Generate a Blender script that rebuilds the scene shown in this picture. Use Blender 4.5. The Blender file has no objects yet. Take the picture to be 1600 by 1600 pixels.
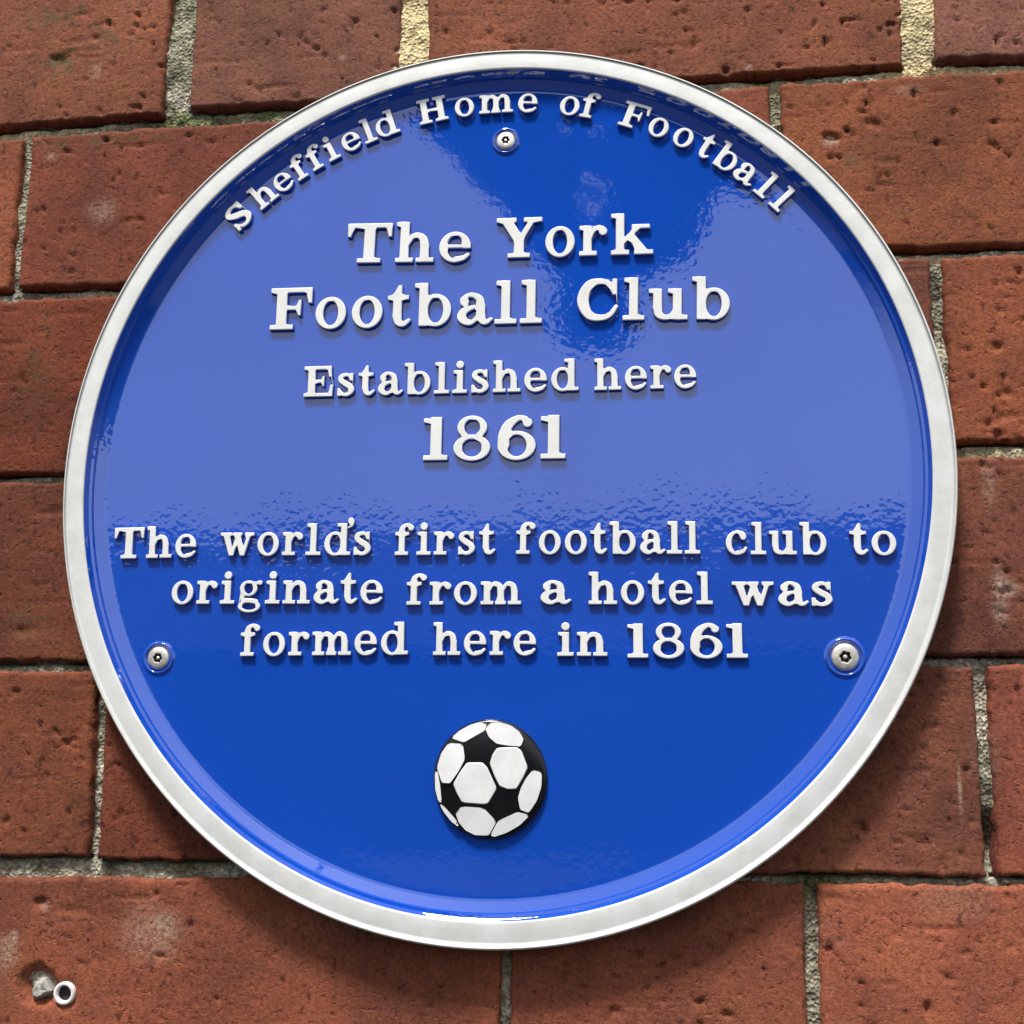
import bpy, bmesh, math, random
import numpy as np
from mathutils import Vector, Matrix
from mathutils.geometry import delaunay_2d_cdt

S = bpy.context.scene
col = S.collection
R = math.radians

# ------------------------------------------------------------------ camera
F = 1900.0                                   # focal length for a 1600 px wide frame
YAW, PITCH, ROLL = R(-7.138), R(10.673), R(0.1246)
def rot(y, p, r):
    cy, sy, cp, sp, cr, sr = math.cos(y), math.sin(y), math.cos(p), math.sin(p), math.cos(r), math.sin(r)
    f = np.array([sy*cp, cy*cp, sp]); right = np.array([cy, -sy, 0]); up = np.cross(right, f)
    return cr*right+sr*up, -sr*right+cr*up, f
CR, CU, CF = rot(YAW, PITCH, ROLL)
DIST = 0.5235 + 0.016                        # metres from the wall face to the camera
def ray(x, y):
    d = CF*F + CR*(x-800) - CU*(y-800)
    return d/d[1]
_c = ray(798, 775)*(DIST-0.016)
CAM = np.array([-_c[0], -DIST, 2.0-_c[2]])   # plaque centre stands at x 0, z 2.0
cd = bpy.data.cameras.new('camera'); cam = bpy.data.objects.new('camera', cd); col.objects.link(cam)
m = Matrix(((CR[0], CU[0], -CF[0], CAM[0]), (CR[1], CU[1], -CF[1], CAM[1]), (CR[2], CU[2], -CF[2], CAM[2]), (0, 0, 0, 1)))
cam.matrix_world = m
cd.sensor_width = 36; cd.lens = 36*F/1600; cd.clip_start = 0.02; cd.clip_end = 500
S.camera = cam
def P(x, y, h=0.0):
    """point of the plane lying h metres in front of the wall face seen at (x, y) of the photograph"""
    return CAM + ray(x, y)*(DIST-h)

# ------------------------------------------------------------------ light
SUN_EL, SUN_AZ = 62, -16                     # azimuth measured from the wall's outward normal, + to the right
w = bpy.data.worlds.new('World'); S.world = w; w.use_nodes = True
nt = w.node_tree; nt.nodes.clear()
out = nt.nodes.new('ShaderNodeOutputWorld'); bg = nt.nodes.new('ShaderNodeBackground')
sky = nt.nodes.new('ShaderNodeTexSky'); sky.sky_type = 'NISHITA'; sky.sun_disc = False
sky.sun_elevation = R(SUN_EL); sky.sun_rotation = R(180+SUN_AZ)
sky.air_density = 1.0; sky.dust_density = 2.0; sky.ozone_density = 1.0
hs = nt.nodes.new('ShaderNodeHueSaturation'); hs.inputs['Saturation'].default_value = 0.36
bg.inputs['Strength'].default_value = 0.12
nt.links.new(sky.outputs[0], hs.inputs['Color']); nt.links.new(hs.outputs[0], bg.inputs['Color']); nt.links.new(bg.outputs[0], out.inputs['Surface'])
sl = bpy.data.lights.new('sun', 'SUN'); sun = bpy.data.objects.new('sun', sl); col.objects.link(sun)
sl.energy = 3.2; sl.angle = R(10); sl.color = (1, .97, .92)
sd = Vector((math.sin(R(SUN_AZ))*math.cos(R(SUN_EL)), -math.cos(R(SUN_AZ))*math.cos(R(SUN_EL)), math.sin(R(SUN_EL))))
sun.rotation_euler = sd.to_track_quat('Z', 'Y').to_euler()
sun.location = (0, -3, 6)
vs = S.view_settings; vs.view_transform = 'Standard'; vs.look = 'None'; vs.exposure = 0.52; vs.gamma = 1
S.cycles.max_bounces = 6

# ------------------------------------------------------------------ helpers
def link(name, me, parent=None, mat=None):
    o = bpy.data.objects.new(name, me); col.objects.link(o)
    if parent: o.parent = parent
    if mat is not None and me is not None and len(me.materials) == 0: me.materials.append(mat)
    return o
def tag(o, label=None, cat=None, group=None, kind=None):
    for k, v in (('label', label), ('category', cat), ('group', group), ('kind', kind)):
        if v: o[k] = v
    return o
def mesh(name, v, f, smooth=True):
    me = bpy.data.meshes.new(name); me.from_pydata([tuple(map(float, p)) for p in v], [], [tuple(map(int, q)) for q in f])
    me.update()
    if smooth: me.polygons.foreach_set('use_smooth', [True]*len(me.polygons))
    return me
def gridfaces(nu, nv):
    i, j = np.meshgrid(np.arange(nu-1), np.arange(nv-1), indexing='ij')
    a = (i*nv+j).ravel()
    return np.stack([a, a+nv, a+nv+1, a+1], 1)
def _hash(ix, iy, s):
    n = (ix.astype(np.int64)*374761393 + iy.astype(np.int64)*668265263 + s*1442695041) & 0x7fffffff
    n = ((n ^ (n >> 13))*1274126177) & 0x7fffffff
    n = (n ^ (n >> 16)) & 0xffffff
    return n/float(0xffffff)
def vnoise(x, y, s):
    ix, iy = np.floor(x), np.floor(y); fx, fy = x-ix, y-iy
    fx = fx*fx*(3-2*fx); fy = fy*fy*(3-2*fy)
    a, b = _hash(ix, iy, s), _hash(ix+1, iy, s); c, d = _hash(ix, iy+1, s), _hash(ix+1, iy+1, s)
    return (a*(1-fx)+b*fx)*(1-fy)+(c*(1-fx)+d*fx)*fy
def fbm(x, y, s, o=4, g=.5):
    t = 0; A = 1; n = 0
    for k in range(o):
        t = t+A*(vnoise(x*2**k+17.3*k, y*2**k-9.1*k, s+k)*2-1); n += A; A *= g
    return t/n

def material(name):
    mt = bpy.data.materials.new(name); mt.use_nodes = True
    n = mt.node_tree; b = n.nodes['Principled BSDF']
    return mt, n, b
def N(n, t, **kw):
    x = n.nodes.new(t)
    for k, v in kw.items():
        if k[0].islower(): setattr(x, k, v)
    for k, v in kw.items():
        if not k[0].islower(): x.inputs[k].default_value = v
    return x
def ramp(n, fac, stops):
    r = n.nodes.new('ShaderNodeValToRGB'); e = r.color_ramp.elements
    while len(e) < len(stops): e.new(.5)
    for i, (p, c) in enumerate(stops):
        e[i].position = p; e[i].color = (*c, 1) if len(c) == 3 else c
    n.links.new(fac, r.inputs[0]); return r.outputs[0]
def mixc(n, fac, a, b, mode='MIX'):
    x = n.nodes.new('ShaderNodeMix'); x.data_type = 'RGBA'; x.blend_type = mode
    for sock, v in ((x.inputs[0], fac), (x.inputs[6], a), (x.inputs[7], b)):
        if hasattr(v, 'links') or hasattr(v, 'is_output'): n.links.new(v, sock)
        elif isinstance(v, (int, float)): sock.default_value = v
        else: sock.default_value = (*v, 1)
    return x.outputs[2]
def bumpn(n, b, height, dist, strength=1.0, prev=None):
    x = N(n, 'ShaderNodeBump', Strength=strength, Distance=dist); n.links.new(height, x.inputs['Height'])
    if prev: n.links.new(prev, x.inputs['Normal'])
    n.links.new(x.outputs[0], b.inputs['Normal']); return x.outputs[0]
def lin(r, g, b):
    return tuple(((c/255)/12.92 if c/255 <= .04045 else ((c/255+.055)/1.055)**2.4) for c in (r, g, b))

# ------------------------------------------------------------------ materials
def brick_mat():
    mt, n, b = material('fired_brick')
    g = N(n, 'ShaderNodeNewGeometry'); pos = g.outputs['Position']
    oi = N(n, 'ShaderNodeObjectInfo')
    base = oi.outputs['Color']
    big = N(n, 'ShaderNodeTexNoise', Scale=22, Detail=5, Roughness=.6); n.links.new(pos, big.inputs['Vector'])
    c = mixc(n, ramp(n, big.outputs[0], [(.34, (0, 0, 0)), (.62, (1, 1, 1))]), mixc(n, 1.0, base, (.74, .68, .68), 'MULTIPLY'), mixc(n, 1.0, base, (1.16, 1.1, 1.0), 'MULTIPLY'))
    # orange and purplish patches
    n2 = N(n, 'ShaderNodeTexNoise', Scale=48, Detail=4, Roughness=.65); n.links.new(pos, n2.inputs['Vector'])
    c = mixc(n, ramp(n, n2.outputs[0], [(.5, (0, 0, 0)), (.72, (.6, .6, .6))]), c, mixc(n, 1.0, base, (1.12, 1.25, .8), 'MULTIPLY'))
    n3 = N(n, 'ShaderNodeTexNoise', Scale=35, Detail=6, Roughness=.7, W=3.0, noise_dimensions='4D'); n.links.new(pos, n3.inputs['Vector'])
    c = mixc(n, ramp(n, n3.outputs[0], [(.54, (0, 0, 0)), (.72, (.55, .55, .55))]), c, mixc(n, 1.0, base, (.95, 1.15, 1.5), 'MULTIPLY'))
    n4 = N(n, 'ShaderNodeTexNoise', Scale=13, Detail=5, Roughness=.62, W=8.0, noise_dimensions='4D'); n.links.new(pos, n4.inputs['Vector'])
    c = mixc(n, ramp(n, n4.outputs[0], [(.48, (0, 0, 0)), (.64, (.9, .9, .9))]), c, mixc(n, 1.0, base, (.55, .55, .58), 'MULTIPLY'))
    # grain
    fine = N(n, 'ShaderNodeTexNoise', Scale=520, Detail=5, Roughness=.75); n.links.new(pos, fine.inputs['Vector'])
    c = mixc(n, 1.0, c, ramp(n, fine.outputs[0], [(.3, (.55, .53, .5)), (.5, (1.03, 1.03, 1.03)), (.7, (1.45, 1.48, 1.5))]), 'MULTIPLY')
    # dark specks painted in as shaded little pits, then pale flecks
    sp = N(n, 'ShaderNodeTexNoise', Scale=170, Detail=3, Roughness=.6); n.links.new(pos, sp.inputs['Vector'])
    c = mixc(n, ramp(n, sp.outputs[0], [(.60, (0, 0, 0)), (.68, (.8, .8, .8))]), c, mixc(n, 1.0, base, (.3, .22, .22), 'MULTIPLY'))
    s2 = N(n, 'ShaderNodeTexNoise', Scale=420, Detail=2, Roughness=.5, W=5.0, noise_dimensions='4D'); n.links.new(pos, s2.inputs['Vector'])
    c = mixc(n, ramp(n, s2.outputs[0], [(.66, (0, 0, 0)), (.70, (.85, .85, .85))]), c, mixc(n, 1.0, base, (.16, .12, .12), 'MULTIPLY'))
    c = mixc(n, ramp(n, s2.outputs[0], [(.27, (.6, .6, .6)), (.33, (0, 0, 0))]), c, mixc(n, 1.0, base, (1.7, 2.1, 2.4), 'MULTIPLY'))
    # pale limey smears and moss painted as vertex masks
    at = N(n, 'ShaderNodeAttribute', attribute_name='pale'); m1 = N(n, 'ShaderNodeMath', operation='MULTIPLY'); n.links.new(at.outputs['Fac'], m1.inputs[0])
    n.links.new(ramp(n, fine.outputs[0], [(.38, (.1, .1, .1)), (.6, (1, 1, 1))]), m1.inputs[1])
    c = mixc(n, m1.outputs[0], c, (.50, .36, .27))
    at = N(n, 'ShaderNodeAttribute', attribute_name='moss'); m1 = N(n, 'ShaderNodeMath', operation='MULTIPLY'); n.links.new(at.outputs['Fac'], m1.inputs[0])
    n.links.new(ramp(n, sp.outputs[0], [(.42, (0, 0, 0)), (.58, (1, 1, 1))]), m1.inputs[1])
    c = mixc(n, m1.outputs[0], c, (.10, .085, .035))
    n.links.new(c, b.inputs['Base Color'])
    b.inputs['Roughness'].default_value = .85; b.inputs['Specular IOR Level'].default_value = .3
    p = bumpn(n, b, fine.outputs[0], .0009, .8)
    vo = N(n, 'ShaderNodeTexNoise', Scale=240, Detail=3, Roughness=.6); n.links.new(pos, vo.inputs['Vector'])
    bumpn(n, b, ramp(n, vo.outputs[0], [(.3, (0, 0, 0)), (.42, (1, 1, 1))]), .0006, .7, p)
    return mt
def mortar_mat():
    mt, n, b = material('sandy_lime_mortar')
    g = N(n, 'ShaderNodeNewGeometry'); pos = g.outputs['Position']
    v = N(n, 'ShaderNodeTexVoronoi', Scale=620, Randomness=1.0); n.links.new(pos, v.inputs['Vector'])
    a = N(n, 'ShaderNodeTexNoise', Scale=60, Detail=4, Roughness=.7); n.links.new(pos, a.inputs['Vector'])
    c1 = ramp(n, a.outputs[0], [(.35, (.16, .145, .10)), (.5, (.32, .295, .225)), (.66, (.52, .48, .39))])
    sepc = N(n, 'ShaderNodeSeparateColor'); n.links.new(v.outputs['Color'], sepc.inputs[0])
    c = mixc(n, 1.0, c1, ramp(n, sepc.outputs[0], [(0, (.5, .5, .48)), (.5, (.9, .9, .88)), (.85, (1.2, 1.18, 1.1)), (1, (1.6, 1.6, 1.5))]), 'MULTIPLY')
    at = N(n, 'ShaderNodeAttribute', attribute_name='cream')
    c = mixc(n, at.outputs['Fac'], c, mixc(n, 1.0, (.74, .60, .33), ramp(n, sepc.outputs[1], [(0, (.55, .55, .5)), (.6, (1, 1, 1)), (1, (1.15, 1.15, 1.15))]), 'MULTIPLY'))
    at = N(n, 'ShaderNodeAttribute', attribute_name='moss')
    c = mixc(n, at.outputs['Fac'], c, mixc(n, 1.0, (.10, .12, .045), ramp(n, sepc.outputs[1], [(0, (.3, .3, .3)), (1, (1.9, 1.9, 1.6))]), 'MULTIPLY'))
    n.links.new(c, b.inputs['Base Color']); b.inputs['Roughness'].default_value = .95
    p = bumpn(n, b, v.outputs['Distance'], .0012, 1.0)
    f = N(n, 'ShaderNodeTexNoise', Scale=900, Detail=4); n.links.new(pos, f.inputs['Vector'])
    bumpn(n, b, f.outputs[0], .0006, .8, p)
    return mt
def blue_mat():
    mt, n, b = material('glossy_blue_enamel_paint')
    g = N(n, 'ShaderNodeNewGeometry'); pos = g.outputs['Position']
    a = N(n, 'ShaderNodeTexNoise', Scale=14, Detail=3); n.links.new(pos, a.inputs['Vector'])
    c = ramp(n, a.outputs[0], [(.3, (.0055, .064, .43)), (.7, (.0068, .072, .47))])
    n.links.new(c, b.inputs['Base Color'])
    b.inputs['Roughness'].default_value = .035; b.inputs['IOR'].default_value = 1.93
    o = N(n, 'ShaderNodeTexNoise', Scale=330, Detail=1.5, Roughness=.5); n.links.new(pos, o.inputs['Vector'])
    # orange peel is stronger in patches where the paint went on thick
    k = N(n, 'ShaderNodeTexNoise', Scale=26, Detail=2); n.links.new(pos, k.inputs['Vector'])
    mm = N(n, 'ShaderNodeMath', operation='MULTIPLY'); n.links.new(o.outputs[0], mm.inputs[0])
    n.links.new(ramp(n, k.outputs[0], [(.35, (.25, .25, .25)), (.68, (1, 1, 1))]), mm.inputs[1])
    # brushed more heavily round the small lettering across the middle
    sx_ = N(n, 'ShaderNodeSeparateXYZ'); n.links.new(pos, sx_.inputs[0])
    mr = N(n, 'ShaderNodeMapRange'); n.links.new(sx_.outputs['Z'], mr.inputs[0]); mr.inputs[1].default_value = 1.90; mr.inputs[2].default_value = 2.10
    m2 = N(n, 'ShaderNodeMath', operation='MULTIPLY'); n.links.new(mm.outputs[0], m2.inputs[0])
    n.links.new(ramp(n, mr.outputs[0], [(.2, (.45, .45, .45)), (.30, (1, 1, 1)), (.55, (1, 1, 1)), (.72, (.4, .4, .4))]), m2.inputs[1])
    p = bumpn(n, b, m2.outputs[0], .00010, 1.0)
    l = N(n, 'ShaderNodeTexNoise', Scale=60, Detail=2); n.links.new(pos, l.inputs['Vector'])
    bumpn(n, b, l.outputs[0], .00003, 1.0, p)
    return mt
def white_mat(name, base, rough, dirt=.5):
    mt, n, b = material(name)
    g = N(n, 'ShaderNodeNewGeometry'); pos = g.outputs['Position']
    a = N(n, 'ShaderNodeTexNoise', Scale=70, Detail=6, Roughness=.7); n.links.new(pos, a.inputs['Vector'])
    d = tuple(x*(1-.13*dirt) for x in base)
    c = ramp(n, a.outputs[0], [(.32, (d[0], d[1], d[2]*.98)), (.62, base)])
    n.links.new(c, b.inputs['Base Color']); b.inputs['Roughness'].default_value = rough
    f = N(n, 'ShaderNodeTexNoise', Scale=420, Detail=3); n.links.new(pos, f.inputs['Vector'])
    bumpn(n, b, f.outputs[0], .00010, .6)
    return mt
def plain(name, c, rough=.5, metal=0.0, nscale=200, amt=.2, bump=.0001):
    mt, n, b = material(name)
    g = N(n, 'ShaderNodeNewGeometry')
    a = N(n, 'ShaderNodeTexNoise', Scale=nscale, Detail=5, Roughness=.65); n.links.new(g.outputs['Position'], a.inputs['Vector'])
    lo = tuple(x*(1-amt) for x in c); hi = tuple(min(1, x*(1+amt)) for x in c)
    n.links.new(ramp(n, a.outputs[0], [(.3, lo), (.7, hi)]), b.inputs['Base Color'])
    b.inputs['Roughness'].default_value = rough; b.inputs['Metallic'].default_value = metal
    if bump: bumpn(n, b, a.outputs[0], bump, .6)
    return mt
M_BRICK = brick_mat(); M_MORTAR = mortar_mat(); M_BLUE = blue_mat()
M_RIM = white_mat('white_rim_paint', (.71, .715, .70), .6, 1.3)
M_LET = white_mat('white_letter_paint', (.80, .80, .775), .4, .8)
M_PANEL = white_mat('white_football_panel_paint', (.80, .80, .80), .4, 1.2)
M_BLACK = plain('glossy_black_paint', (.004, .004, .005), .22, 0, 300, .3)
M_STEEL = plain('stainless_steel', (.66, .63, .57), .5, .85, 500, .25)
M_DARK = plain('dark_hole_shade', (.012, .011, .010), .8)  # near-black colour stands for the shade inside socket and bore
M_PLUG = plain('off_white_plastic', (.78, .72, .70), .45, 0, 300, .1)
M_STUB = plain('weathered_grey_plastic', (.34, .33, .29), .8, 0, 500, .45, .0006)
M_IRON = plain('cast_aluminium_edge', (.05, .05, .055), .6)

# ------------------------------------------------------------------ brick wall
wall = tag(link('brick_wall', None), 'weathered red brick wall with recessed sandy mortar joints behind the plaque', 'wall')
wall.location = (0, 0, 0)
# bricks given by photograph corners: UL, UR, LR, LL, colour
BR = [
 # row 0
 ([(-190,-75),(276,-80),(249,177),(-200,216)], (140,80,58)),
 ([(308,-80),(626,-90),(625,150),(295,170)], (132,82,66)),
 ([(668,-92),(1408,-92),(1411,101),(667,146)], (141,81,59)),
 ([(1458,-95),(2050,-110),(2060,70),(1461,91)], (144,92,78)),
 # row 1
 ([(-420,250),(34,214),(13,452),(-450,490)], (146,80,55)),
 ([(50,211),(636,178),(634,430),(26,448)], (128,66,48)),
 ([(652,177),(1201,133),(1216,398),(650,430)], (143,77,56)),
 ([(1219,131),(1815,95),(1840,375),(1233,391)], (143,80,54)),
 # row 2
 ([(-60,472),(600,446),(598,726),(-95,743)], (125,60,39)),
 ([(616,445),(1452,402),(1470,694),(614,728)], (134,76,60)),
 ([(1472,402),(2120,380),(2150,680),(1492,692)], (152,84,58)),
 # row 3
 ([(-330,765),(350,742),(345,1034),(-360,1036)], (116,62,45)),
 ([(365,741),(1105,716),(1112,1024),(362,1034)], (120,64,48)),
 ([(1122,716),(1785,710),(1810,1022),(1130,1024)], (127,72,57)),
 # row 4
 ([(-560,1056),(151,1050),(134,1338),(-600,1342)], (128,70,49)),
 ([(166,1050),(800,1044),(800,1356),(151,1344)], (122,62,44)),
 ([(815,1044),(1521,1040),(1541,1369),(815,1362)], (142,83,64)),
 ([(1543,1040),(2220,1040),(2250,1374),(1562,1371)], (152,83,65)),
 # row 5
 ([(-30,1372),(783,1371),(782,1705),(-60,1695)], (148,82,60)),
 ([(798,1371),(1256,1379),(1264,1712),(796,1705)], (141,79,60)),
 ([(1279,1381),(1940,1390),(1955,1728),(1288,1714)], (157,88,66)),
]
GAIN = .89
random.seed(4)
# special marks: (x, y, rx, ry, angle, depth m)
PITS = [(58,1541,30,27,-35,.008),(98.5,1553,9.5,10,0,.008),(98.5,1553,20,21,0,.0045),(1298,213,14,6,-15,.0045),(1510,1203,6,5,0,.002),(100,90,26,12,20,.0012),(150,60,10,7,0,.0014),(96,100,12,16,0,.0012),(205,55,8,6,0,.001),
        (148,1500,4,8,0,.0012),(420,1498,4,9,10,.0012),(800,1512,4,5,0,.001),(585,1375+60,12,5,-20,.0008),(1085,1510,10,5,30,.001),(1030,1513,6,4,0,.001),(40,985,30,12,10,.0012),(1560,655,30,8,20,.0012),
        (1440,1205+0,20,6,5,.0008),(1400,1460,8,5,0,.0009),(1510,1490,9,5,20,.001),(1195,1420,18,5,30,.001),(300,1500,3,5,0,.001),(875,1580,6,4,0,.001),(1360,1180+40,26,5,15,.0008),(1577,1420+60,8,5,0,.001)]
PALE = [(235,1460,46,40,.55),(262,1440,20,16,.5),(70,1418,8,8,.9),(12,1490,16,26,.9),(22,1463,6,9,1),(1500,1240,2.2,38,.9),(1562,935,12,40,.7),(1575,920,20,14,.6),(160,330,26,24,.5),(150,110,10,16,.6),(1420,140,30,10,.3),(535,90,7,6,.6),(1545,760,10,40,.35),(1540,1180,20,40,.25),(80,245,12,7,.7),(1298,222,12,8,.9),(1170,105,6,6,.7),(1500,1410,60,30,.2),(600,1440,160,20,.12)]
MOSS = [(95,100,40,26,1),(85,25,60,20,.8),(180,60,40,30,.6),(60,560,40,120,.25),(1330,250,14,22,.6),(1400,330,60,8,.4),(45,975,36,26,.6),(150,220,120,14,.5),(20,1540,20,30,.5)]
def inv(px):           # masks are laid out on the wall face in metres
    return P(px[0], px[1], 0)
def blob(X, Z, x, y, rx, ry, ang=0):
    c = P(x, y, 0); s = .000291
    dx, dz = X-c[0], Z-c[2]; a = R(-ang); u = dx*math.cos(a)-dz*math.sin(a)*-1*-1; v = dx*math.sin(a)+dz*math.cos(a)
    return (u/(rx*s))**2+(v/(ry*s))**2
def addattr(me, name, arr):
    a = me.attributes.new(name, 'FLOAT', 'POINT'); a.data.foreach_set('value', arr.astype(np.float32))
def make_brick(q, colr, seed, step=.0012, marks=True):
    q = [np.array(p) for p in q]                 # UL UR LR LL in (x, z)
    wd = np.linalg.norm(q[1]-q[0]); ht = np.linalg.norm(q[3]-q[0])
    nu, nv = max(6, int(wd/step)), max(5, int(ht/step))
    u, v = np.meshgrid(np.linspace(0, 1, nu), np.linspace(0, 1, nv), indexing='ij')
    X = (1-u)*(1-v)*q[0][0]+u*(1-v)*q[1][0]+u*v*q[2][0]+(1-u)*v*q[3][0]
    Z = (1-u)*(1-v)*q[0][1]+u*(1-v)*q[1][1]+u*v*q[2][1]+(1-u)*v*q[3][1]
    e = np.minimum(np.minimum(u, 1-u)*wd, np.minimum(v, 1-v)*ht)
    k = 1/.006
    eb = np.exp(-e/.004)
    X0, Z0 = X.copy(), Z.copy()
    X = X+eb*.0011*fbm(X0*160, Z0*160, seed, 4, .65); Z = Z+eb*.0016*fbm(X0*150+50, Z0*150, seed+9, 4, .7)
    Z = Z+eb*.0009*fbm(X0*26, Z0*26+9, seed+7, 2); X = X+eb*.0006*fbm(X0*30+4, Z0*30, seed+8, 2)
    # arris: rounded, worn and chipped unevenly
    wear = .0009+.0009*fbm(X0*45, Z0*45, seed+3, 3)+.0025*np.clip(fbm(X0*90, Z0*90, seed+4, 2)-.45, 0, 1)*2
    wear = np.clip(wear, .0006, .006)
    t = np.clip(1-e/wear, 0, 1)
    rnd = (1-np.sqrt(np.clip(1-t*t, 0, 1)))*.0016
    D = rnd - .0007*fbm(X0*14, Z0*14, seed+1, 3) - .00028*fbm(X0*180, Z0*180, seed+2, 4, .7)
    pit = fbm(X0*230, Z0*230, seed+5, 2); D += .0030*np.clip(pit-.42-.3*np.clip(fbm(X0*24, Z0*24, seed+15, 2)+.35, 0, 1), 0, 1)*2
    groove = fbm(X0*40, Z0*330, seed+6, 2); D += .0012*np.clip(groove-.50, 0, 1)*2
    pale = np.zeros_like(X); moss = np.zeros_like(X)
    if marks:
        for (x, y, rx, ry, an, dp) in PITS:
            b = blob(X, Z, x, y, rx, ry, an); D += dp*np.clip(1.35*np.exp(-b*1.1)-.25*(1+.5*pit), 0, 1)
        for (x, y, rx, ry, s) in PALE:
            b = blob(X, Z, x, y, rx, ry); nn = fbm(X0*110, Z0*110, seed+11, 3)
            pale += s*np.clip(1.2*np.exp(-b)-.15+.5*nn*np.exp(-b*.6), 0, 1)
        for (x, y, rx, ry, s) in MOSS:
            b = blob(X, Z, x, y, rx, ry); moss += s*np.exp(-b)
    Y = D
    V = np.stack([X, Y, Z], -1).reshape(-1, 3)
    fs = gridfaces(nu, nv).tolist()
    idx = np.arange(nu*nv).reshape(nu, nv)
    border = list(idx[:, 0])+list(idx[-1, 1:])+list(idx[-2::-1, -1])+list(idx[0, -2:0:-1])
    bv = V[border].copy(); bv[:, 1] = .05
    base = len(V); V = np.vstack([V, bv]); nb = len(border)
    for i in range(nb):
        j = (i+1) % nb; fs.append((border[i], border[j], base+j, base+i))
    fs.append([base+i for i in range(nb)][::-1])
    me = mesh('brick', V, [], True) if False else bpy.data.meshes.new('brick')
    me.from_pydata(V.tolist(), [], [tuple(map(int, q_)) for q_ in fs]); me.update()
    me.polygons.foreach_set('use_smooth', [True]*(len(me.polygons)-1)+[False])
    addattr(me, 'pale', np.concatenate([np.clip(pale, 0, 1).ravel(), np.zeros(nb)]))
    addattr(me, 'moss', np.concatenate([np.clip(moss, 0, 1).ravel(), np.zeros(nb)]))
    bm = bmesh.new(); bm.from_mesh(me); bmesh.ops.recalc_face_normals(bm, faces=bm.faces); bm.to_mesh(me); bm.free()
    o = link('brick', me, wall, M_BRICK)
    o.color = (*[c*GAIN*k for c, k in zip(lin(*colr), (.98, 1.04, 1.03))], 1)
    return o
for i, (q, c) in enumerate(BR):
    pts = [P(x, y, 0) for x, y in q]
    make_brick([(p[0], p[2]) for p in pts], c, 100+i*13)
# courses beyond the picture's edge, coarser
rows_top = P(300, -95, 0)[2]; rows_bot = P(800, 1712, 0)[2]
pitch = .0905; tones = [(146,80,57),(130,72,54),(152,86,62),(120,62,45),(140,82,66)]
def far_row(z0, z1, xs, s):
    for i in range(len(xs)-1):
        a, b = xs[i]+.002, xs[i+1]-.002
        make_brick([(a, z1), (b, z1), (b, z0), (a, z0)], tones[(i*3+s) % 5], 900+s*31+i, .006, False)
for k in range(3):
    z0 = rows_top+.004+k*pitch; off = .11 if k % 2 else 0
    far_row(z0, z0+pitch-.004, [-.78+off+.236*i for i in range(7)], k)
    z1 = rows_bot-.004-k*pitch
    far_row(z1-pitch+.004, z1, [-.72+off+.236*i for i in range(7)], 5+k)
# side continuation of the visible courses
def ends(i): return [P(x, y, 0) for x, y in BR[i][0]]
for li, ri, s in ((0, 3, 1), (4, 7, 2), (8, 10, 3), (11, 13, 4), (14, 17, 5), (18, 20, 6)):
    L, Rr = ends(li), ends(ri)
    a1, a0 = L[0], L[3]
    far_row(a0[2], a1[2], [a1[0]-.003-.236*2, a1[0]-.003-.236, min(a0[0], a1[0])-.002], 20+s)
    b1, b0 = Rr[1], Rr[2]
    far_row(b0[2], b1[2], [max(b0[0], b1[0])+.002, b1[0]+.003+.236, b1[0]+.003+.472], 30+s)
# mortar bed
x0, x1, z0, z1 = -.42, .42, 1.66, 2.34
nu, nv = 620, 500
Xg, Zg = np.meshgrid(np.linspace(x0, x1, nu), np.linspace(z0, z1, nv), indexing='ij')
Yg = .0044+.0030*fbm(Xg*38, Zg*38, 5, 3)+.0019*fbm(Xg*210, Zg*210, 6, 4, .7)
def near(x, y, rx, ry): return np.exp(-blob(Xg, Zg, x, y, rx, ry)**1.5)
cream = np.zeros_like(Xg); mossm = np.zeros_like(Xg)
for a in ((647,70,60,200,1.2),(1434,30,60,75,.9),(1500,112,110,22,.9),(1440,105,60,22,.7),(1180,125,60,20,.5),(20,207,130,10,.7),(1430,400,60,12,.6),(160,460,60,10,.5),(1550,705,90,12,.35)): cream += a[4]*near(*a[:4])
for a in ((285,20,50,130,.35),(262,190,60,26,.7),(340,180,90,14,.6),(430,172,40,12,.7),(1290,1375,60,22,.7),(280,1350,60,20,.55),(1270,1392,30,30,.5),(150,1055,40,10,.4),(1205,170,20,60,.4)): mossm += a[4]*near(*a[:4])
for a in ((647,70,60,200,.0022),(1434,30,60,80,.002),(285,60,50,140,.0016)): Yg -= a[4]*near(*a[:4])
Yg += .011*near(1551,1325,18,46)+.006*near(1468,500,12,60)
for q_, c_ in BR:            # the bed joint has shrunk away from the underside of each brick, the perpends from some ends
    A_, B_, U_ = P(*q_[3]), P(*q_[2]), P(*q_[1])
    t_ = np.clip((Xg-A_[0])/(B_[0]-A_[0]), 0, 1); inx = (Xg > A_[0]-.001) & (Xg < B_[0]+.001)
    dz_ = (A_[2]*(1-t_)+B_[2]*t_)-Zg
    Yg += np.where(inx, .0065*np.exp(-((dz_-.0002)/(.0009+.0006*fbm(Xg*50, Zg*0+c_[0], 7, 2)))**2), 0)
Yg = np.maximum(Yg, .0004)
me = bpy.data.meshes.new('mortar_bed'); me.from_pydata(np.stack([Xg, Yg, Zg], -1).reshape(-1, 3).tolist(), [], gridfaces(nu, nv).tolist()); me.update()
me.polygons.foreach_set('use_smooth', [True]*len(me.polygons))
addattr(me, 'cream', np.clip(cream, 0, 1).ravel()); addattr(me, 'moss', np.clip(mossm, 0, 1).ravel())
link('mortar', me, wall, M_MORTAR)
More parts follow.
